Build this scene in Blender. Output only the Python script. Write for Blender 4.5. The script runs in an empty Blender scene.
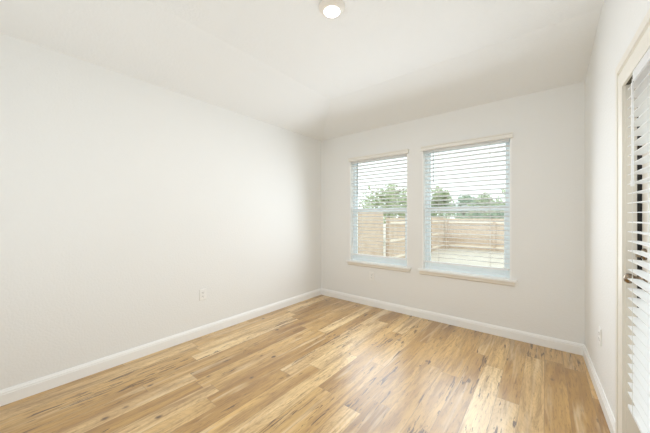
import bpy, bmesh, math, random
from mathutils import Vector, Matrix
random.seed(7)
S = bpy.context.scene
COL = S.collection
PI = math.pi

# ------------------------------------------------------------------ camera
CAMH = 1.237
YAW = math.radians(38.9)
cd = bpy.data.cameras.new('camera')
cd.sensor_width = 36.0
cd.lens = 36.0 * 272.8 / 650.0
cd.clip_start = 0.02
cam = bpy.data.objects.new('camera', cd)
cam.location = (0, 0, CAMH)
cam.rotation_euler = (PI / 2, 0, YAW)
COL.objects.link(cam)
S.camera = cam

# ------------------------------------------------------------------ world, sun, fill, exposure
w = bpy.data.worlds.new('world')
S.world = w
w.use_nodes = True
bg = w.node_tree.nodes['Background']
bg.inputs[0].default_value = (0.93, 0.97, 1.0, 1)
bg.inputs[1].default_value = 2.0

sd = bpy.data.lights.new('sun', 'SUN')
sd.energy = 0.3
sd.color = (1.0, 0.95, 0.86)
sd.angle = math.radians(3)
sun = bpy.data.objects.new('sun', sd)
sun.rotation_euler = Vector((0.35, 0.75, -0.9)).to_track_quat('-Z', 'Y').to_euler()
COL.objects.link(sun)

def area(name, loc, direction, sx, sy, power, color, spread=180):
    d = bpy.data.lights.new(name, 'AREA')
    d.shape = 'RECTANGLE'
    d.size, d.size_y = sx, sy
    d.energy = power
    d.color = color
    o = bpy.data.objects.new(name, d)
    d.spread = math.radians(spread)
    o.location = loc
    o.rotation_euler = Vector(direction).to_track_quat('-Z', 'Z').to_euler()
    COL.objects.link(o)
    return o

area('fill_light', (-1.15, -0.60, 1.45), (-0.05, 1.0, 0.22), 1.8, 1.6, 17, (0.83, 0.93, 1.0))  # added soft fill behind the camera; the room has no such lamp
# added soft lights inside the two windows, standing in for daylight and floor glare
for wx, ww in ((-1.789, 0.84), (-0.717, 0.86)):
    area('window_fill', (wx, 3.19, 1.33), (0, -1.0, -0.11), ww, 1.40, 13.0, (0.84, 0.92, 1.0), 165)

S.view_settings.view_transform = 'Standard'
S.view_settings.look = 'None'
S.view_settings.gamma = 1
S.view_settings.use_curve_mapping = False
S.view_settings.exposure = 0.0
S.cycles.use_denoising = True
S.cycles.max_bounces = 14
S.cycles.diffuse_bounces = 10
S.cycles.transparent_max_bounces = 24
S.cycles.sample_clamp_indirect = 6.0

# ------------------------------------------------------------------ materials
def mat(name, color, rough=0.5, metal=0.0, spec=0.5, bump=None, vary=None, trans=None):
    m = bpy.data.materials.new(name)
    m.use_nodes = True
    nt = m.node_tree
    b = nt.nodes['Principled BSDF']
    b.inputs['Base Color'].default_value = (*color, 1)
    b.inputs['Roughness'].default_value = rough
    b.inputs['Metallic'].default_value = metal
    b.inputs['Specular IOR Level'].default_value = spec
    tc = nt.nodes.new('ShaderNodeTexCoord')
    if bump:
        scale, strength, dist = bump
        n = nt.nodes.new('ShaderNodeTexNoise')
        n.inputs['Scale'].default_value = scale
        n.inputs['Detail'].default_value = 3
        nt.links.new(tc.outputs['Object'], n.inputs['Vector'])
        bp = nt.nodes.new('ShaderNodeBump')
        bp.inputs['Strength'].default_value = strength
        bp.inputs['Distance'].default_value = dist
        nt.links.new(n.outputs['Fac'], bp.inputs['Height'])
        nt.links.new(bp.outputs['Normal'], b.inputs['Normal'])
    if vary:
        scale, c2 = vary
        n = nt.nodes.new('ShaderNodeTexNoise')
        n.inputs['Scale'].default_value = scale
        n.inputs['Detail'].default_value = 4
        nt.links.new(tc.outputs['Object'], n.inputs['Vector'])
        r = nt.nodes.new('ShaderNodeValToRGB')
        r.color_ramp.elements[0].position = 0.35
        r.color_ramp.elements[0].color = (*color, 1)
        r.color_ramp.elements[1].position = 0.65
        r.color_ramp.elements[1].color = (*c2, 1)
        nt.links.new(n.outputs['Fac'], r.inputs['Fac'])
        nt.links.new(r.outputs['Color'], b.inputs['Base Color'])
    if trans:
        t = nt.nodes.new('ShaderNodeBsdfTranslucent')
        t.inputs['Color'].default_value = (*color, 1)
        mx = nt.nodes.new('ShaderNodeMixShader')
        mx.inputs['Fac'].default_value = trans
        out = nt.nodes['Material Output']
        nt.links.new(b.outputs['BSDF'], mx.inputs[1])
        nt.links.new(t.outputs['BSDF'], mx.inputs[2])
        nt.links.new(mx.outputs['Shader'], out.inputs['Surface'])
    return m

def glass_mat():
    m = bpy.data.materials.new('clear_glass')
    m.use_nodes = True
    nt = m.node_tree
    nt.nodes.remove(nt.nodes['Principled BSDF'])
    tr = nt.nodes.new('ShaderNodeBsdfTransparent')
    tr.inputs['Color'].default_value = (0.94, 0.97, 0.96, 1)
    gl = nt.nodes.new('ShaderNodeBsdfGlossy')
    gl.inputs['Roughness'].default_value = 0.02
    lw = nt.nodes.new('ShaderNodeLayerWeight')
    pw = nt.nodes.new('ShaderNodeMath'); pw.operation = 'POWER'; pw.inputs[1].default_value = 5.0
    fr = nt.nodes.new('ShaderNodeMath'); fr.operation = 'MULTIPLY_ADD'; fr.inputs[1].default_value = 0.9; fr.inputs[2].default_value = 0.04
    nt.links.new(lw.outputs['Facing'], pw.inputs[0])
    nt.links.new(pw.outputs[0], fr.inputs[0])
    mx = nt.nodes.new('ShaderNodeMixShader')
    nt.links.new(fr.outputs[0], mx.inputs['Fac'])
    nt.links.new(tr.outputs['BSDF'], mx.inputs[1])
    nt.links.new(gl.outputs['BSDF'], mx.inputs[2])
    nt.links.new(mx.outputs['Shader'], nt.nodes['Material Output'].inputs['Surface'])
    return m

def emit_mat(name, color, strength):
    m = bpy.data.materials.new(name)
    m.use_nodes = True
    b = m.node_tree.nodes['Principled BSDF']
    b.inputs['Base Color'].default_value = (0.9, 0.9, 0.9, 1)
    b.inputs['Emission Color'].default_value = (*color, 1)
    b.inputs['Emission Strength'].default_value = strength
    return m

def floor_mat():
    m = bpy.data.materials.new('rustic_plank_floor')
    m.use_nodes = True
    nt = m.node_tree
    N, L = nt.nodes, nt.links
    b = N['Principled BSDF']
    def math_(op, a, c=None, d=None):
        n = N.new('ShaderNodeMath'); n.operation = op
        for i, v in enumerate((a, c, d)):
            if v is None: continue
            if isinstance(v, (int, float)): n.inputs[i].default_value = v
            else: L.new(v, n.inputs[i])
        return n.outputs[0]
    def comb(x, y, z):
        n = N.new('ShaderNodeCombineXYZ')
        for i, v in enumerate((x, y, z)):
            if isinstance(v, (int, float)): n.inputs[i].default_value = v
            else: L.new(v, n.inputs[i])
        return n.outputs[0]
    def white(v):
        n = N.new('ShaderNodeTexWhiteNoise'); n.noise_dimensions = '3D'
        L.new(v, n.inputs['Vector']); return n.outputs['Value'], n.outputs['Color']
    def noise(v, scale, detail=4, rough=0.55, dist=0.0):
        n = N.new('ShaderNodeTexNoise')
        n.inputs['Scale'].default_value = scale; n.inputs['Detail'].default_value = detail
        n.inputs['Roughness'].default_value = rough; n.inputs['Distortion'].default_value = dist
        L.new(v, n.inputs['Vector']); return n.outputs['Fac']
    def ramp(fac, stops):
        n = N.new('ShaderNodeValToRGB'); cr = n.color_ramp
        while len(cr.elements) < len(stops): cr.elements.new(0.5)
        for e, (p, c) in zip(cr.elements, stops):
            e.position = p; e.color = (*c, 1) if len(c) == 3 else c
        L.new(fac, n.inputs['Fac']); return n.outputs['Color']
    def mix(fac, a, c, mode='MIX'):
        n = N.new('ShaderNodeMix'); n.data_type = 'RGBA'; n.blend_type = mode
        if isinstance(fac, (int, float)): n.inputs[0].default_value = fac
        else: L.new(fac, n.inputs[0])
        for i, v in ((6, a), (7, c)):
            if isinstance(v, tuple): n.inputs[i].default_value = (*v, 1)
            else: L.new(v, n.inputs[i])
        return n.outputs[2]
    tc = N.new('ShaderNodeTexCoord')
    sp = N.new('ShaderNodeSeparateXYZ'); L.new(tc.outputs['Object'], sp.inputs[0])
    X, Y = sp.outputs[0], sp.outputs[1]
    W, LEN = 0.128, 1.22
    xr = math_('DIVIDE', math_('ADD', X, 10.0 + 0.757), W)
    row = math_('FLOOR', xr); fx = math_('FRACT', xr)
    rv, _ = white(comb(row, 3.1, 0.7))
    yr = math_('DIVIDE', math_('ADD', math_('ADD', Y, 20.0), math_('MULTIPLY', rv, LEN * 3)), LEN)
    colm = math_('FLOOR', yr); fy = math_('FRACT', yr)
    pid, pcol = white(comb(row, colm, 1.3))
    sc = N.new('ShaderNodeSeparateColor'); L.new(pcol, sc.inputs[0])
    # grain coordinates, stretched along the board, shifted for every plank
    gx = math_('ADD', X, math_('MULTIPLY', pid, 37.0))
    gy = math_('ADD', math_('MULTIPLY', Y, 0.11), math_('MULTIPLY', sc.outputs[1], 19.0))
    g = comb(gx, gy, math_('MULTIPLY', pid, 5.0))
    big = noise(g, 9.0, 4, 0.6, 0.6)
    fine = noise(g, 95.0, 6, 0.72, 0.3)
    base = ramp(pid, [(0.0, (0.38, 0.210, 0.055)), (0.35, (0.49, 0.295, 0.095)), (0.7, (0.59, 0.385, 0.150)), (1.0, (0.72, 0.53, 0.275))])
    tone = ramp(big, [(0.28, (0.55, 0.42, 0.30)), (0.46, (0.92, 0.88, 0.83)), (0.70, (1.22, 1.24, 1.24))])
    c = mix(0.85, base, tone, 'MULTIPLY')
    ft = ramp(fine, [(0.33, (0.42, 0.31, 0.20)), (0.47, (1.0, 0.99, 0.97)), (0.65, (1.12, 1.13, 1.15))])
    c = mix(0.8, c, ft, 'MULTIPLY')
    # cathedral rings on some planks
    wv = N.new('ShaderNodeTexWave'); wv.wave_type = 'RINGS'; wv.rings_direction = 'Z'
    wv.inputs['Scale'].default_value = 14; wv.inputs['Distortion'].default_value = 3.5
    wv.inputs['Detail'].default_value = 3; wv.inputs['Detail Scale'].default_value = 1.2
    L.new(comb(math_('SUBTRACT', math_('MULTIPLY', math_('SUBTRACT', fx, 0.5), W * 2.2), 0.01),
               math_('MULTIPLY', math_('SUBTRACT', fy, sc.outputs[2]), 0.55), pid), wv.inputs['Vector'])
    ringmask = math_('MULTIPLY', math_('GREATER_THAN', sc.outputs[0], 0.72), 0.22)
    rings = ramp(wv.outputs['Fac'], [(0.0, (0.58, 0.47, 0.36)), (0.35, (1, 1, 1))])
    c = mix(ringmask, c, rings, 'MULTIPLY')
    # dark mineral streaks
    st = comb(math_('ADD', X, math_('MULTIPLY', pid, 11.0)), math_('ADD', math_('MULTIPLY', Y, 0.10), math_('MULTIPLY', sc.outputs[0], 23.0)), math_('MULTIPLY', pid, 9.0))
    st2 = comb(math_('ADD', X, math_('MULTIPLY', pid, 29.0)), math_('ADD', math_('MULTIPLY', Y, 0.075), math_('MULTIPLY', sc.outputs[2], 31.0)), pid)
    band = ramp(noise(st2, 26.0, 4, 0.62, 0.7), [(0.50, (0, 0, 0)), (0.66, (1, 1, 1))])
    c = mix(math_('MULTIPLY', band, 0.65), c, (0.27, 0.135, 0.036))
    pale = ramp(noise(st2, 17.0, 3, 0.55, 0.5), [(0.28, (1, 1, 1)), (0.44, (0, 0, 0))])
    c = mix(math_('MULTIPLY', pale, 0.55), c, (0.80, 0.64, 0.41))
    sn = noise(st, 46.0, 4, 0.6, 0.7)
    cl = noise(st, 5.0, 2, 0.5, 0.3)
    sn = math_('ADD', sn, math_('MULTIPLY', math_('SUBTRACT', cl, 0.5), 0.55))
    sm = ramp(sn, [(0.65, (0, 0, 0)), (0.69, (1, 1, 1))])
    c = mix(math_('MULTIPLY', sm, 0.93), c, (0.085, 0.036, 0.010))
    # small dark knots and worm marks
    kn = N.new('ShaderNodeTexVoronoi'); kn.inputs['Scale'].default_value = 5.5; kn.inputs['Randomness'].default_value = 1.0
    wob = noise(comb(X, Y, 0.0), 30.0, 3)
    L.new(comb(math_('ADD', math_('ADD', X, math_('MULTIPLY', wob, 0.02)), math_('MULTIPLY', pid, 7.0)),
               math_('ADD', math_('MULTIPLY', Y, 0.62), math_('MULTIPLY', sc.outputs[2], 13.0)), 0.0), kn.inputs['Vector'])
    km = ramp(kn.outputs['Distance'], [(0.045, (1, 1, 1)), (0.10, (0, 0, 0))])
    kh = ramp(kn.outputs['Distance'], [(0.06, (1, 1, 1)), (0.28, (0, 0, 0))])
    c = mix(math_('MULTIPLY', kh, 0.30), c, (0.40, 0.23, 0.10))
    c = mix(math_('MULTIPLY', km, 0.92), c, (0.06, 0.026, 0.01))
    # joints
    ex = math_('MINIMUM', fx, math_('SUBTRACT', 1.0, fx))
    ey = math_('MINIMUM', fy, math_('SUBTRACT', 1.0, fy))
    jx = math_('LESS_THAN', ex, 0.012); jy = math_('LESS_THAN', ey, 0.0014)
    j = math_('MAXIMUM', jx, jy)
    c = mix(math_('MULTIPLY', j, 0.55), c, (0.22, 0.13, 0.07))
    L.new(c, b.inputs['Base Color'])
    rr = math_('ADD', math_('MULTIPLY', fine, 0.14), 0.33)
    L.new(rr, b.inputs['Roughness'])
    b.inputs['Specular IOR Level'].default_value = 0.4
    b.inputs['Coat Weight'].default_value = 0.9
    b.inputs['Coat Roughness'].default_value = 0.30
    b.inputs['Coat IOR'].default_value = 1.6
    hb = math_('SUBTRACT', math_('MULTIPLY', fine, 0.5), j)
    bp = N.new('ShaderNodeBump'); bp.inputs['Strength'].default_value = 0.25; bp.inputs['Distance'].default_value = 0.0008
    L.new(hb, bp.inputs['Height']); L.new(bp.outputs['Normal'], b.inputs['Normal'])
    return m

M = {}
M['wall'] = mat('wall_paint', (0.82, 0.82, 0.805), 0.75, spec=0.25, bump=(75, 0.35, 0.004))
M['ceil'] = mat('ceiling_paint', (0.85, 0.86, 0.86), 0.85, spec=0.2, bump=(60, 0.4, 0.005))
M['trim'] = mat('white_trim_paint', (0.90, 0.90, 0.885), 0.38)
M['cream'] = mat('cream_trim_paint', (0.80, 0.77, 0.70), 0.42)
M['vinyl'] = mat('white_vinyl', (0.87, 0.94, 0.97), 0.4)
M['slat'] = mat('white_blind_slat', (0.93, 0.935, 0.94), 0.45, trans=0.25)
M['valance'] = mat('cream_blind_valance', (0.80, 0.78, 0.73), 0.45)
M['cord'] = mat('blind_cord', (0.78, 0.78, 0.76), 0.8)
M['wand'] = mat('clear_grey_wand', (0.42, 0.46, 0.48), 0.3)
M['glass'] = glass_mat()
M['plate'] = mat('outlet_plastic', (0.86, 0.855, 0.83), 0.35)
M['slot'] = mat('outlet_slot_dark', (0.05, 0.05, 0.05), 0.6)
M['black'] = mat('matte_black', (0.012, 0.011, 0.010), 0.6)
M['olive'] = mat('dark_olive', (0.055, 0.048, 0.022), 0.45)
M['nickel'] = mat('aged_nickel', (0.30, 0.24, 0.18), 0.25, metal=1.0)
M['floor'] = floor_mat()
M['lamp_ring'] = mat('lamp_ring_white', (0.84, 0.80, 0.74), 0.4)
M['lamp_lens'] = emit_mat('lamp_lens_glow', (1.0, 0.97, 0.93), 14.0)
M['fence'] = mat('cedar_fence_boards', (0.56, 0.435, 0.325), 0.8, vary=(3.0, (0.64, 0.52, 0.41)))
M['rail'] = mat('pale_fence_timber', (0.84, 0.76, 0.64), 0.8)
M['lawn'] = mat('dry_lawn', (0.56, 0.515, 0.43), 0.95, vary=(1.2, (0.62, 0.58, 0.50)))
M['bark'] = mat('tree_bark', (0.22, 0.17, 0.12), 0.9, bump=(12, 0.6, 0.02))
M['leaf'] = mat('pale_green_leaves', (0.42, 0.50, 0.30), 0.7, vary=(1.5, (0.56, 0.60, 0.42)), trans=0.3)
M['leaf_dark'] = mat('deep_green_leaves', (0.27, 0.37, 0.25), 0.7, vary=(2.0, (0.40, 0.49, 0.34)), trans=0.25)
M['concrete'] = mat('patio_concrete', (0.62, 0.60, 0.56), 0.85, bump=(40, 0.3, 0.003))

# ------------------------------------------------------------------ mesh helpers
ID = Matrix.Identity(4)
def box(bm, lo, hi, mx=ID):
    vs = [bm.verts.new(mx @ Vector((x, y, z))) for x in (lo[0], hi[0]) for y in (lo[1], hi[1]) for z in (lo[2], hi[2])]
    for f in ((0, 1, 3, 2), (4, 6, 7, 5), (0, 4, 5, 1), (2, 3, 7, 6), (0, 2, 6, 4), (1, 5, 7, 3)):
        bm.faces.new([vs[i] for i in f])

def prism(bm, prof, a, b, mx=ID):
    """profile of (depth, height) swept along local x from a to b: local (x, depth, z)"""
    r0 = [bm.verts.new(mx @ Vector((a, d, z))) for d, z in prof]
    r1 = [bm.verts.new(mx @ Vector((b, d, z))) for d, z in prof]
    n = len(prof)
    for i in range(n):
        bm.faces.new((r0[i], r0[(i + 1) % n], r1[(i + 1) % n], r1[i]))
    bm.faces.new(r0); bm.faces.new(r1[::-1])

def lathe(bm, prof, seg=40, mx=ID, cap0=True, cap1=True):
    rings = []
    for r, z in prof:
        rings.append([bm.verts.new(mx @ Vector((r * math.cos(2 * PI * k / seg), r * math.sin(2 * PI * k / seg), z))) for k in range(seg)])
    for a, b in zip(rings, rings[1:]):
        for k in range(seg):
            bm.faces.new((a[k], a[(k + 1) % seg], b[(k + 1) % seg], b[k]))
    if cap0: bm.faces.new(rings[0][::-1])
    if cap1: bm.faces.new(rings[-1])

def tube(bm, pts, r, seg=8, mx=ID):
    pts = [Vector(p) for p in pts]
    rings = []
    for i, p in enumerate(pts):
        t = (pts[min(i + 1, len(pts) - 1)] - pts[max(i - 1, 0)]).normalized()
        up = Vector((0, 0, 1)) if abs(t.z) < 0.9 else Vector((1, 0, 0))
        u = t.cross(up).normalized(); v = t.cross(u)
        rr = r[i] if isinstance(r, (list, tuple)) else r
        rings.append([bm.verts.new(mx @ (p + rr * (math.cos(2 * PI * k / seg) * u + math.sin(2 * PI * k / seg) * v))) for k in range(seg)])
    for a, b in zip(rings, rings[1:]):
        for k in range(seg):
            bm.faces.new((a[k], a[(k + 1) % seg], b[(k + 1) % seg], b[k]))
    bm.faces.new(rings[0][::-1]); bm.faces.new(rings[-1])

def obj(name, bm, m, parent=None, bevel=0.0, smooth=False, loc=None):
    bmesh.ops.recalc_face_normals(bm, faces=bm.faces[:])
    me = bpy.data.meshes.new(name)
    bm.to_mesh(me); bm.free()
    me.materials.append(m)
    if smooth:
        for p in me.polygons: p.use_smooth = True
    o = bpy.data.objects.new(name, me)
    COL.objects.link(o)
    if parent: o.parent = parent
    if loc: o.location = loc
    if bevel:
        b = o.modifiers.new('bevel', 'BEVEL'); b.width = bevel; b.segments = 2; b.limit_method = 'ANGLE'
    return o

def tag(o, label=None, cat=None, group=None, kind=None):
    if label: o['label'] = label
    if cat: o['category'] = cat
    if group: o['group'] = group
    if kind: o['kind'] = kind
    return o

def empty(name, mw=ID, label=None, cat=None, group=None, kind=None):
    o = bpy.data.objects.new(name, None)
    o.empty_display_size = 0.05
    o.matrix_world = mw
    COL.objects.link(o)
    return tag(o, label, cat, group, kind)

# ------------------------------------------------------------------ room dimensions
XL, YB, YN = -2.775, 3.34, -0.70
EAVE, CEIL, TOP = 2.44, 2.64, 2.95
TH = 0.14
RA = math.radians(1.6)
RC = Vector((0.275, YB, 0))                      # back right corner on the floor
RE = Vector((math.sin(RA), -math.cos(RA), 0))    # along the right wall, towards the camera
RN = Vector((-math.cos(RA), -math.sin(RA), 0))   # out of the right wall, into the room
# local frame of the right wall: x runs along the wall, y points into the room, z up
RM = Matrix(((RE.x, RN.x, 0, RC.x), (RE.y, RN.y, 0, RC.y), (0, 0, 1, 0), (0, 0, 0, 1)))
# the back wall: x to the left, y into the room;  the left wall: x towards the back
BM = Matrix(((1, 0, 0, 0), (0, -1, 0, YB), (0, 0, 1, 0), (0, 0, 0, 1)))
LM = Matrix(((0, 1, 0, XL), (1, 0, 0, 0), (0, 0, 1, 0), (0, 0, 0, 1)))
SN = (YB - YN) / math.cos(RA)                    # right wall length
def rx(y): return RC.x + (YB - y) * math.tan(RA)

# ------------------------------------------------------------------ setting
bm = bmesh.new()
vs = [(XL - TH, YN - TH), (rx(YN) + TH + .05, YN - TH), (rx(YB) + TH + .02, YB + TH), (XL - TH, YB + TH)]
lo = [bm.verts.new((x, y, -0.12)) for x, y in vs]; hi = [bm.verts.new((x, y, 0)) for x, y in vs]
bm.faces.new(lo[::-1]); bm.faces.new(hi)
for i in range(4): bm.faces.new((lo[i], lo[(i + 1) % 4], hi[(i + 1) % 4], hi[i]))
tag(obj('floor', bm, M['floor']), kind='structure')

WIN = [(-2.228, -1.350), (-1.168, -0.266)]
Z0, Z1 = 0.585, 2.080
bm = bmesh.new()
xs = [XL - TH, WIN[0][0], WIN[0][1], WIN[1][0], WIN[1][1], rx(YB) + TH]
zs = [0, Z0, Z1, TOP]
for i in range(5):
    if i in (1, 3):
        box(bm, (xs[i], YB, zs[0]), (xs[i + 1], YB + TH, zs[1]))
        box(bm, (xs[i], YB, zs[2]), (xs[i + 1], YB + TH, zs[3]))
    else:
        box(bm, (xs[i], YB, 0), (xs[i + 1], YB + TH, TOP))
tag(obj('wall_back', bm, M['wall']), kind='structure')
bm = bmesh.new(); box(bm, (XL - TH, YN - TH, 0), (XL, YB, TOP))
tag(obj('wall_left', bm, M['wall']), kind='structure')
bm = bmesh.new(); box(bm, (XL, YN - TH, 0), (rx(YN) + TH, YN, TOP))
tag(obj('wall_near', bm, M['wall']), kind='structure')
D0, D1, DZ = 1.315, 2.165, 1.912                  # door opening along the right wall
bm = bmesh.new()
box(bm, (0.0, -TH, 0), (D0, 0, TOP), RM)
box(bm, (D1, -TH, 0), (SN, 0, TOP), RM)
box(bm, (D0, -TH, DZ), (D1, 0, TOP), RM)
tag(obj('wall_right', bm, M['wall']), kind='structure')

# ceiling: flat centre with a slope along the left wall and one along the back wall
BX, BY = -2.005, 2.595
bm = bmesh.new()
V = lambda x, y, z: bm.verts.new((x, y, z))
a = V(XL, YN, EAVE); b_ = V(XL, YB, EAVE); c_ = V(rx(YB), YB, EAVE)
d_ = V(rx(BY), BY, CEIL); e_ = V(rx(YN), YN, CEIL); f_ = V(BX, YN, CEIL); g_ = V(BX, BY, CEIL)
bm.faces.new((a, b_, g_, f_)); bm.faces.new((b_, c_, d_, g_)); bm.faces.new((f_, g_, d_, e_))
t = [V(XL, YN, TOP), V(XL, YB, TOP), V(rx(YB), YB, TOP), V(rx(YN), YN, TOP)]
bm.faces.new(t)
bm.faces.new((a, t[0], t[1], b_)); bm.faces.new((b_, t[1], t[2], c_))
bm.faces.new((c_, t[2], t[3], e_, d_)); bm.faces.new((e_, t[3], t[0], a, f_))
tag(obj('ceiling', bm, M['ceil']), kind='structure')

# baseboards
BP = [(0, 0), (0.015, 0), (0.015, 0.070), (0.0125, 0.073), (0.0125, 0.082), (0.0095, 0.088), (0.006, 0.098), (0, 0.098)]
bm = bmesh.new(); prism(bm, BP, XL, rx(YB), BM)
tag(obj('baseboard_back', bm, M['trim']), kind='structure')
bm = bmesh.new(); prism(bm, BP, YN, YB - 0.015, LM)
tag(obj('baseboard_left', bm, M['trim']), kind='structure')
bm = bmesh.new(); prism(bm, BP, 0.015, D0 - 0.076, RM); prism(bm, BP, D1 + 0.076, SN, RM)
tag(obj('baseboard_right', bm, M['trim']), kind='structure')

# ------------------------------------------------------------------ windows (structure) and their blinds (things)
def window(i, x0, x1):
    root = empty('window_%d' % i, Matrix.Translation(((x0 + x1) / 2, YB, Z0)), kind='structure')
    inv = Matrix.Translation((-(x0 + x1) / 2, -YB, -Z0))
    P = lambda name, bm, m, bev=0.0, parent=root: obj(name, bm, m, parent, bev)
    # painted return around the opening
    bm = bmesh.new()
    j = 0.012
    box(bm, (x0, YB - 0.002, Z0), (x0 + j, YB + 0.075, Z1), inv)
    box(bm, (x1 - j, YB - 0.002, Z0), (x1, YB + 0.075, Z1), inv)
    box(bm, (x0 + j, YB - 0.002, Z1 - j), (x1 - j, YB + 0.075, Z1), inv)
    P('jamb_liner', bm, M['trim'])
    # vinyl frame
    bm = bmesh.new()
    f = 0.040; y0, y1 = YB + 0.075, YB + TH + 0.01
    box(bm, (x0, y0, Z0), (x0 + f, y1, Z1), inv)
    box(bm, (x1 - f, y0, Z0), (x1, y1, Z1), inv)
    box(bm, (x0 + f, y0, Z1 - f), (x1 - f, y1, Z1), inv)
    box(bm, (x0 + f, y0, Z0), (x1 - f, y1, Z0 + f), inv)
    fr = P('window_frame', bm, M['vinyl'], 0.003)
    zm = 1.325
    def sash(name, za, zb, ya, yb, s, rail):
        bm = bmesh.new()
        xa, xb = x0 + f, x1 - f
        box(bm, (xa, ya, za), (xa + s, yb, zb), inv); box(bm, (xb - s, ya, za), (xb, yb, zb), inv)
        box(bm, (xa + s, ya, za), (xb - s, yb, za + rail[0]), inv)
        box(bm, (xa + s, ya, zb - rail[1]), (xb - s, yb, zb), inv)
        so = P(name, bm, M['vinyl'], 0.003)
        bm = bmesh.new(); box(bm, (xa + s, (ya + yb) / 2 - 0.003, za + rail[0]), (xb - s, (ya + yb) / 2 + 0.003, zb - rail[1]), inv)
        obj('window_pane', bm, M['glass'], so)
        return so
    sash('upper_sash', zm - 0.020, Z1 - f, YB + 0.116, YB + 0.140, 0.022, (0.050, 0.022))
    lo_ = sash('lower_sash', Z0 + f, zm + 0.026, YB + 0.084, YB + 0.112, 0.030, (0.045, 0.050))
    bm = bmesh.new(); box(bm, ((x0 + x1) / 2 - 0.03, YB + 0.092, zm + 0.026), ((x0 + x1) / 2 + 0.03, YB + 0.112, zm + 0.038), inv)
    obj('sash_lock', bm, M['vinyl'], lo_)
    # stool and apron
    bm = bmesh.new()
    box(bm, (x0 - 0.045, YB - 0.040, Z0 - 0.008), (x1 + 0.045, YB, Z0 + 0.012), inv)
    box(bm, (x0 + 0.0005, YB, Z0), (x1 - 0.0005, YB + 0.075, Z0 + 0.012), inv)
    P('window_sill', bm, M['trim'], 0.003)
    bm = bmesh.new()
    prism(bm, [(0, Z0 - 0.052), (0.010, Z0 - 0.052), (0.020, Z0 - 0.040), (0.020, Z0 - 0.008), (0, Z0 - 0.008)], x0 - 0.028, x1 + 0.028, inv @ BM)
    P('sill_apron', bm, M['cream'])  # shade under the sill put into the apron's cream colour

for i, (x0, x1) in enumerate(WIN): window(i + 1, x0, x1)

def slat_profile(dep, th, crown):
    up = [(-dep / 2 + dep * k / 6, crown * (1 - (2 * k / 6 - 1) ** 2)) for k in range(7)]
    return [(d, z + th / 2) for d, z in up] + [(d, z - th / 2) for d, z in reversed(up)]

def blind(mw, width, ztop, zbot, pitch, dep, dc, label, val, wand_x, wand_len, tilt=0.0, ladders=(0.2, 0.8), rail_in=0.004, wand_mat='wand'):
    """mw: frame with x along the opening (0 = left end), y into the room, z up from the floor. dc: slat centre depth."""
    root = empty('window_blind', mw @ Matrix.Translation((width / 2, dc, 0)), label, 'blind', 'white slatted blinds')
    inv = Matrix.Translation((-width / 2, -dc, 0))
    # head rail
    bm = bmesh.new(); box(bm, (rail_in, dc - 0.024, ztop - 0.045), (width - 0.004, dc + 0.024, ztop), inv)
    obj('head_rail', bm, M['slat'], root, 0.002)
    if val:
        a0, a1, za, zb, d0, d1, m = val
        bm = bmesh.new()
        prism(bm, [(d0, za), (d1 - 0.004, za), (d1, za + 0.006), (d1, zb - 0.016), (d1 + 0.007, zb - 0.010), (d1 + 0.007, zb), (d0, zb)], a0, a1, inv)
        obj('valance', bm, m, root)
    zr = zbot
    bm = bmesh.new(); prism(bm, [(-dep / 2, -0.008), (dep / 2, -0.008), (dep / 2, 0.008), (-dep / 2, 0.008)], 0.006, width - 0.006, inv @ Matrix.Translation((0, dc, zr)))
    obj('bottom_rail', bm, M['slat'], root, 0.003)
    bm = bmesh.new()
    prof = slat_profile(dep, 0.0026, 0.0022)
    z = ztop - 0.052 - pitch * math.floor((ztop - 0.052 - zr - 0.022) / pitch)
    while z < ztop - 0.050:
        prism(bm, prof, 0.006, width - 0.006, inv @ Matrix.Translation((0, dc, z)) @ Matrix.Rotation(tilt, 4, 'X'))
        z += pitch
    obj('slats', bm, M['slat'], root)
    for q in ladders:
        bm = bmesh.new()
        for d in (dc + dep / 2 + 0.001, dc - dep / 2 - 0.001):
            box(bm, (width * q - 0.0012, d - 0.0008, zr), (width * q + 0.0012, d + 0.0008, ztop - 0.045), inv)
        obj('ladder_cord', bm, M['cord'], root)
    bm = bmesh.new()
    y = dc + dep / 2 + 0.008
    tube(bm, [(wand_x, y, ztop - 0.045), (wand_x, y, ztop - 0.06)], 0.002, 6, inv)
    tube(bm, [(wand_x, y, ztop - 0.06), (wand_x, y, ztop - 0.06 - wand_len)], 0.0042, 6, inv)
    tube(bm, [(wand_x, y, ztop - 0.06 - wand_len), (wand_x, y, ztop - 0.085 - wand_len)], 0.006, 6, inv)
    obj('tilt_wand', bm, M[wand_mat], root)
    return root

WL = ['white slatted blind in the left window over the wall outlet',
      'white slatted blind in the wider window nearer the right corner']
for (x0, x1), lb in zip(WIN, WL):
    wd = x1 - x0 - 0.032
    mw = Matrix(((1, 0, 0, x0 + 0.016), (0, -1, 0, YB), (0, 0, 1, 0), (0, 0, 0, 1)))
    blind(mw, wd, Z1 - 0.016, 0.690, 0.0485, 0.049, -0.030, lb,
          (-0.026, wd + 0.028, Z1 - 0.048, Z1 + 0.006, 0.003, 0.022, M['valance']), 0.115, 0.42 if x0 < -2 else 0.34, tilt=math.radians(12))

# ------------------------------------------------------------------ door in the right wall
root = empty('door_1', RM @ Matrix.Translation(((D0 + D1) / 2, 0, 0)), kind='structure')
inv = Matrix.Translation((-(D0 + D1) / 2, 0, 0))
def casing_prof(flip): 
    p = [(0, 0), (0.012, 0), (0.012, 0.010), (0.017, 0.016), (0.017, 0.040), (0.013, 0.046), (0.013, 0.054), (0.018, 0.060), (0.018, 0.070), (0, 0.070)]
    return p
bm = bmesh.new()
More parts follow.
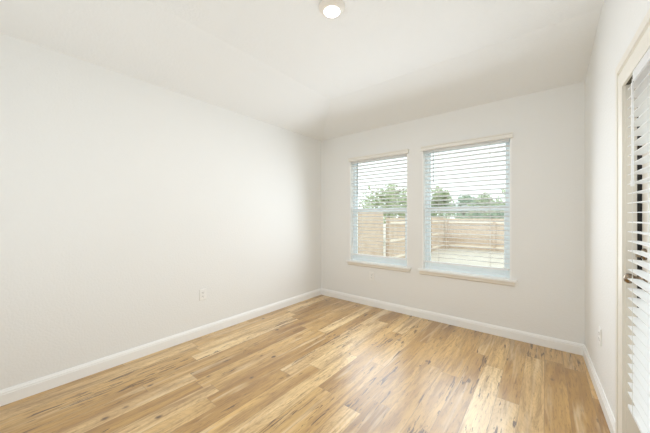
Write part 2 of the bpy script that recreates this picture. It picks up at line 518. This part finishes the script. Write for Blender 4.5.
# mitred three-piece casing: inner edge near the jamb face, moulded towards the outside
prof = [(-0.012, 0.0), (-0.012, 0.010), (0.0, 0.012), (0.010, 0.0145), (0.034, 0.0155), (0.037, 0.007), (0.043, 0.007), (0.046, 0.019), (0.072, 0.019), (0.075, 0.016), (0.075, 0.0)]
path = [(D0, 0.0, (-1, 0)), (D0, DZ, (-1, 1.5)), (D1, DZ, (1, 1.5)), (D1, 0.0, (1, 0))]
rings = []
for s, z, (ds, dz) in path:
    rings.append([bm.verts.new(inv @ Vector((s + ds * o, d, z + dz * o))) for o, d in prof])
n = len(prof)
for r0, r1 in zip(rings, rings[1:]):
    for k in range(n):
        bm.faces.new((r0[k], r0[(k + 1) % n], r1[(k + 1) % n], r1[k]))
bm.faces.new(rings[0]); bm.faces.new(rings[-1][::-1])
obj('door_casing', bm, M['cream'], root)
J, SD = 0.018, -0.055
bm = bmesh.new()
box(bm, (D0, -TH, 0), (D0 + J, 0, DZ), inv); box(bm, (D1 - J, -TH, 0), (D1, 0, DZ), inv)
obj('door_jamb', bm, M['cream'], root)
bm = bmesh.new(); box(bm, (D0 + J, -TH, DZ - J), (D1 - J, 0, DZ), inv)  # head jamb in a much darker colour than the side jambs
tag(obj('head_jamb', bm, M['olive'], root), 'dark underside over the door')
bm = bmesh.new()
box(bm, (D0 + J, SD - 0.04, 0.40), (D0 + J + 0.004, -0.040, DZ - J), inv)  # narrow black strip on the far jamb, ending above the floor
tag(obj('dark_strip', bm, M['black'], root), 'black strip beside the door')
sa, sb, st = D0 + J + 0.006, D1 - J - 0.003, 0.105
yf, yk = SD, SD - 0.042
gz0, gz1, zt = 0.24, 1.770, DZ - J - 0.004
bm = bmesh.new()
box(bm, (sa, yk, 0.012), (sa + st, yf, zt), inv); box(bm, (sb - st, yk, 0.012), (sb, yf, zt), inv)
box(bm, (sa + st, yk, 0.012), (sb - st, yf, gz0), inv); box(bm, (sa + st, yk, gz1), (sb - st, yf, zt), inv)
slab = obj('door_slab', bm, M['cream'], root, 0.002)
g0, g1, gw = sa + st, sb - st, 0.025
bm = bmesh.new()
for l, h in (((g0, yk, gz0), (g0 + gw, yf + 0.006, gz1)), ((g1 - gw, yk, gz0), (g1, yf + 0.006, gz1)),
             ((g0 + gw, yk, gz0), (g1 - gw, yf + 0.006, gz0 + gw)), ((g0 + gw, yk, gz1 - gw), (g1 - gw, yf + 0.006, gz1))):
    box(bm, l, h, inv)
obj('glazing_frame', bm, M['cream'], root, 0.002)
bm = bmesh.new(); box(bm, (g0 + gw, SD - 0.024, gz0 + gw), (g1 - gw, SD - 0.018, gz1 - gw), inv)
obj('door_pane', bm, M['glass'], root)
KS = sa + 0.052
kx = inv @ Matrix.Translation((KS, yf, 0.938)) @ Matrix.Rotation(-PI / 2, 4, 'X')
bm = bmesh.new()
lathe(bm, [(0.032, 0.0), (0.032, 0.004), (0.028, 0.009), (0.014, 0.011), (0.0125, 0.028), (0.015, 0.036), (0.022, 0.043), (0.0245, 0.052), (0.023, 0.062), (0.016, 0.069), (0.004, 0.072)], 32, kx)
tag(obj('door_knob', bm, M['nickel'], root, smooth=True), 'aged nickel round door knob')
kx = inv @ Matrix.Translation((KS, yf, 1.058)) @ Matrix.Rotation(-PI / 2, 4, 'X')
bm = bmesh.new(); lathe(bm, [(0.028, 0.0), (0.028, 0.006), (0.022, 0.012), (0.010, 0.014), (0.004, 0.0145)], 32, kx)
db = tag(obj('deadbolt', bm, M['nickel'], root, smooth=True), 'aged nickel deadbolt')
bm = bmesh.new(); box(bm, (KS - 0.004, yf + 0.013, 1.058 - 0.016), (KS + 0.004, yf + 0.032, 1.058 + 0.016), inv)
obj('thumb_turn', bm, M['nickel'], db, 0.002)

BS0 = 1.440
blind(RM @ Matrix.Translation((BS0 - 0.006, 0, 0)), 0.68, 1.885, 0.345, 0.0445, 0.046, -0.011,
      'white slatted blind hung on the glass door in the right wall', None, 0.125, 0.43, ladders=(0.13, 0.87), rail_in=0.09, wand_mat='slat')

# ------------------------------------------------------------------ outlets
def outlet(mw, label):
    root = empty('wall_outlet', mw, label, 'outlet', 'wall outlets')
    bm = bmesh.new(); prism(bm, [(0, -0.0575), (0.003, -0.0575), (0.0065, -0.054), (0.0065, 0.054), (0.003, 0.0575), (0, 0.0575)], -0.035, 0.035)
    obj('cover_plate', bm, M['plate'], root, 0.0015)
    for zc in (0.0195, -0.0195):
        bm = bmesh.new()
        pr = [(0.0165 * math.cos(t) , max(-0.0135, min(0.0135, 0.0165 * math.sin(t)))) for t in [2 * PI * k / 28 for k in range(28)]]
        r0 = [bm.verts.new((x, 0.0065, zc + z)) for x, z in pr]; r1 = [bm.verts.new((x, 0.0085, zc + z)) for x, z in pr]
        for k in range(28): bm.faces.new((r0[k], r0[(k + 1) % 28], r1[(k + 1) % 28], r1[k]))
        bm.faces.new(r1); bm.faces.new(r0[::-1])
        s = obj('socket', bm, M['plate'], root)
        bm = bmesh.new()
        box(bm, (-0.0075, 0.0084, zc - 0.001), (-0.0050, 0.0090, zc + 0.008)); box(bm, (0.0050, 0.0084, zc - 0.001), (0.0075, 0.0090, zc + 0.008))
        lathe(bm, [(0.0026, 0), (0.0026, 0.0006)], 12, Matrix.Translation((0, 0.0084, zc - 0.0075)) @ Matrix.Rotation(-PI / 2, 4, 'X'))
        obj('socket_slots', bm, M['slot'], s)
    bm = bmesh.new(); lathe(bm, [(0.003, 0), (0.003, 0.0012)], 12, Matrix.Translation((0, 0.0065, 0)) @ Matrix.Rotation(-PI / 2, 4, 'X'))
    obj('screw', bm, M['plate'], root)
outlet(LM @ Matrix.Translation((1.412, 0, 0.425)), 'white wall outlet on the left wall above its baseboard')
outlet(BM @ Matrix.Translation((-1.864, 0, 0.413)), 'white wall outlet on the back wall under the left window')
outlet(RM @ Matrix.Translation((0.712, 0, 0.420)), 'white wall outlet between the right corner and the door')

# ------------------------------------------------------------------ ceiling lamp
LX, LY = -1.112, 1.452
root = empty('ceiling_light', Matrix.Translation((LX, LY, CEIL)), 'round white flush disc light glowing on the flat ceiling', 'ceiling light')
fl = Matrix.Rotation(PI, 4, 'X')
bm = bmesh.new(); lathe(bm, [(0.088, 0.0), (0.088, 0.006), (0.085, 0.010), (0.070, 0.026), (0.060, 0.031), (0.053, 0.032)], 48, fl)
obj('trim_ring', bm, M['lamp_ring'], root, smooth=True)
bm = bmesh.new(); lathe(bm, [(0.053, 0.0316), (0.050, 0.034), (0.045, 0.037), (0.025, 0.039), (0.004, 0.0395)], 48, fl)
obj('lamp_lens', bm, M['lamp_lens'], root, smooth=True)
ld = bpy.data.lights.new('disc_light', 'AREA'); ld.shape = 'DISK'; ld.size = 0.12; ld.energy = 10; ld.color = (0.97, 0.98, 1.0)
lo_ = bpy.data.objects.new('disc_light', ld); lo_.location = (LX, LY, CEIL - 0.043); COL.objects.link(lo_)

# ------------------------------------------------------------------ outside: lawn, fences, trees
GZ = -0.68
bm = bmesh.new(); box(bm, (-45, YB + TH + 0.01, GZ - 0.3), (30, 60, GZ)); box(bm, (rx(YN) + 0.4, -20, GZ - 0.3), (30, YB + TH + 0.01, GZ))
tag(obj('lawn', bm, M['lawn']), kind='structure')

def fence(a, b, height, label, rails=True, seed=0, inner=1):
    """a board fence run from a to b; boards on one face, rails and posts on the other (inner = side of the rails)"""
    a, b = Vector((*a, GZ)), Vector((*b, GZ))
    L = (b - a).length; u = (b - a).normalized(); v = Vector((-u.y, u.x, 0)) * inner
    mw = Matrix(((u.x, v.x, 0, a.x), (u.y, v.y, 0, a.y), (0, 0, 1, a.z), (0, 0, 0, 1)))
    root = empty('wooden_fence', mw, label, 'fence', 'yard fences')
    rnd = random.Random(seed)
    bm = bmesh.new(); x = 0
    while x < L - 0.05:
        wd = 0.138
        h = height + rnd.uniform(-0.008, 0.008)
        box(bm, (x, 0, 0.02), (min(x + wd, L), 0.018, h))
        x += 0.142
    obj('fence_boards', bm, M['fence'], root)
    if rails:
        for z in (0.22, height * 0.5, height - 0.22):
            bm = bmesh.new(); box(bm, (0, 0.019, z - 0.045), (L, 0.059, z + 0.045)); obj('fence_rail', bm, M['rail'], root)
        x = 0.05
        while x < L:
            bm = bmesh.new(); box(bm, (x - 0.045, 0.06, 0), (x + 0.045, 0.15, height - 0.03)); obj('fence_post', bm, M['fence'], root); x += 2.4
    return root
fence((-5.0, 4.6), (-5.0, 9.9), 2.10, 'plain faced board fence close beyond the left window', False, 1, -1)
fence((-4.95, 10.0), (-4.75, 17.3), 1.86, 'side fence with bare rails running away towards the back corner of the yard', True, 2, -1)
fence((-4.6, 17.45), (9.0, 17.45), 1.80, 'tan back fence across the yard beyond the right window', True, 3, -1)

def leaves(bm, centers, n, size, rnd):
    for _ in range(n):
        c, r = rnd.choice(centers)
        d = Vector((rnd.gauss(0, 1), rnd.gauss(0, 1), rnd.gauss(0, 1))).normalized() * (r * rnd.random() ** 0.45)
        p = Vector(c) + d
        q = Matrix.Rotation(rnd.uniform(0, 6.28), 4, 'Z') @ Matrix.Rotation(rnd.uniform(-1.2, 1.2), 4, 'X') @ Matrix.Rotation(rnd.uniform(-1.2, 1.2), 4, 'Y')
        s = size * rnd.uniform(0.6, 1.3)
        pts = [(-s, 0, 0), (-0.2 * s, 0.5 * s, 0.05 * s), (s, 0, 0), (-0.2 * s, -0.5 * s, 0.05 * s)]
        bm.faces.new([bm.verts.new(p + q @ Vector(t)) for t in pts])

def tree(x, y, top, spread, label, m, seed, n=3000, base=0.8):
    rnd = random.Random(seed)
    root = empty('leafy_tree', Matrix.Translation((x, y, GZ)), label, 'tree', 'trees beyond the fence')
    H = top - GZ
    bm = bmesh.new()
    tube(bm, [(0, 0, -0.05), (0.05, 0.02, H * 0.3), (0.0, 0.05, H * 0.55), (0.08, 0, H * 0.8)], [0.16, 0.12, 0.08, 0.03], 10)
    for k in range(6):
        an = k * 1.05 + rnd.random(); z = H * (0.3 + 0.07 * k)
        tube(bm, [(0.03, 0.02, z), (math.cos(an) * spread * 0.35, math.sin(an) * spread * 0.35, z + H * 0.12), (math.cos(an) * spread * 0.7, math.sin(an) * spread * 0.7, z + H * 0.18)], [0.06, 0.04, 0.015], 6)
    obj('trunk', bm, M['bark'], root)
    cs = []
    for k in range(16):
        an = rnd.uniform(0, 6.28); q = rnd.random()
        z = H * (base * 0.35 + (1 - base * 0.35) * (0.15 + 0.68 * q)); rr = spread * (0.95 - 0.55 * abs(q - 0.3)) * rnd.random() ** 0.5 * 0.75
        cs.append(((math.cos(an) * rr, math.sin(an) * rr, z), spread * rnd.uniform(0.28, 0.42)))
    bm = bmesh.new(); leaves(bm, cs, n, 0.13, rnd)
    obj('foliage', bm, m, root)
    return root
def at(u, D):
    X = (u - 325) / 272.8
    return (D * (-math.sin(YAW) + X * math.cos(YAW)), D * (math.cos(YAW) + X * math.sin(YAW)))
for (u, D, v, sp, lb, mk, sd_) in [
    (388, 20.0, 179, 2.8, 'broad pale green tree seen through the left window', 'leaf', 11),
    (441, 26.0, 187, 1.8, 'rounded pale tree at the left of the right window', 'leaf', 12),
    (464, 33.0, 193, 2.6, 'low dark green tree in the middle of the right window', 'leaf_dark', 13),
    (484, 26.5, 191, 2.0, 'pale tree towards the right side of the right window', 'leaf', 14),
    (508, 32.0, 186, 2.6, 'pale tree furthest to the right beyond the back fence', 'leaf', 15)]:
    x, y = at(u, D)
    tree(x, y, CAMH + (216.5 - v) / 272.8 * D, sp, lb, M[mk], sd_)
# hedge row behind the back fence, each bush its own thing
for k, (u, D) in enumerate([(436, 20.0), (456, 22.2), (472, 20.0), (490, 22.4), (507, 20.2)]):
    x, y = at(u, D); rnd = random.Random(40 + k)
    root = empty('green_bush', Matrix.Translation((x, y, GZ)), 'dense green bush behind the back fence, %s' % ['at the corner with the side fence', 'second from the side fence', 'below the dark middle tree', 'fourth from the side fence', 'furthest right in the window'][k], 'bush', 'bushes behind the fence')
    bm = bmesh.new(); tube(bm, [(0, 0, -0.05), (0.02, 0, 0.8), (0.05, 0.03, 1.6)], [0.06, 0.045, 0.02], 8); obj('stem', bm, M['bark'], root)
    cs = [((rnd.uniform(-0.55, 0.55), rnd.uniform(-0.3, 0.3), rnd.uniform(0.5, 2.1)), rnd.uniform(0.35, 0.45)) for _ in range(12)]
    bm = bmesh.new(); leaves(bm, cs, 1300, 0.10, rnd); obj('foliage', bm, M['leaf_dark'], root)
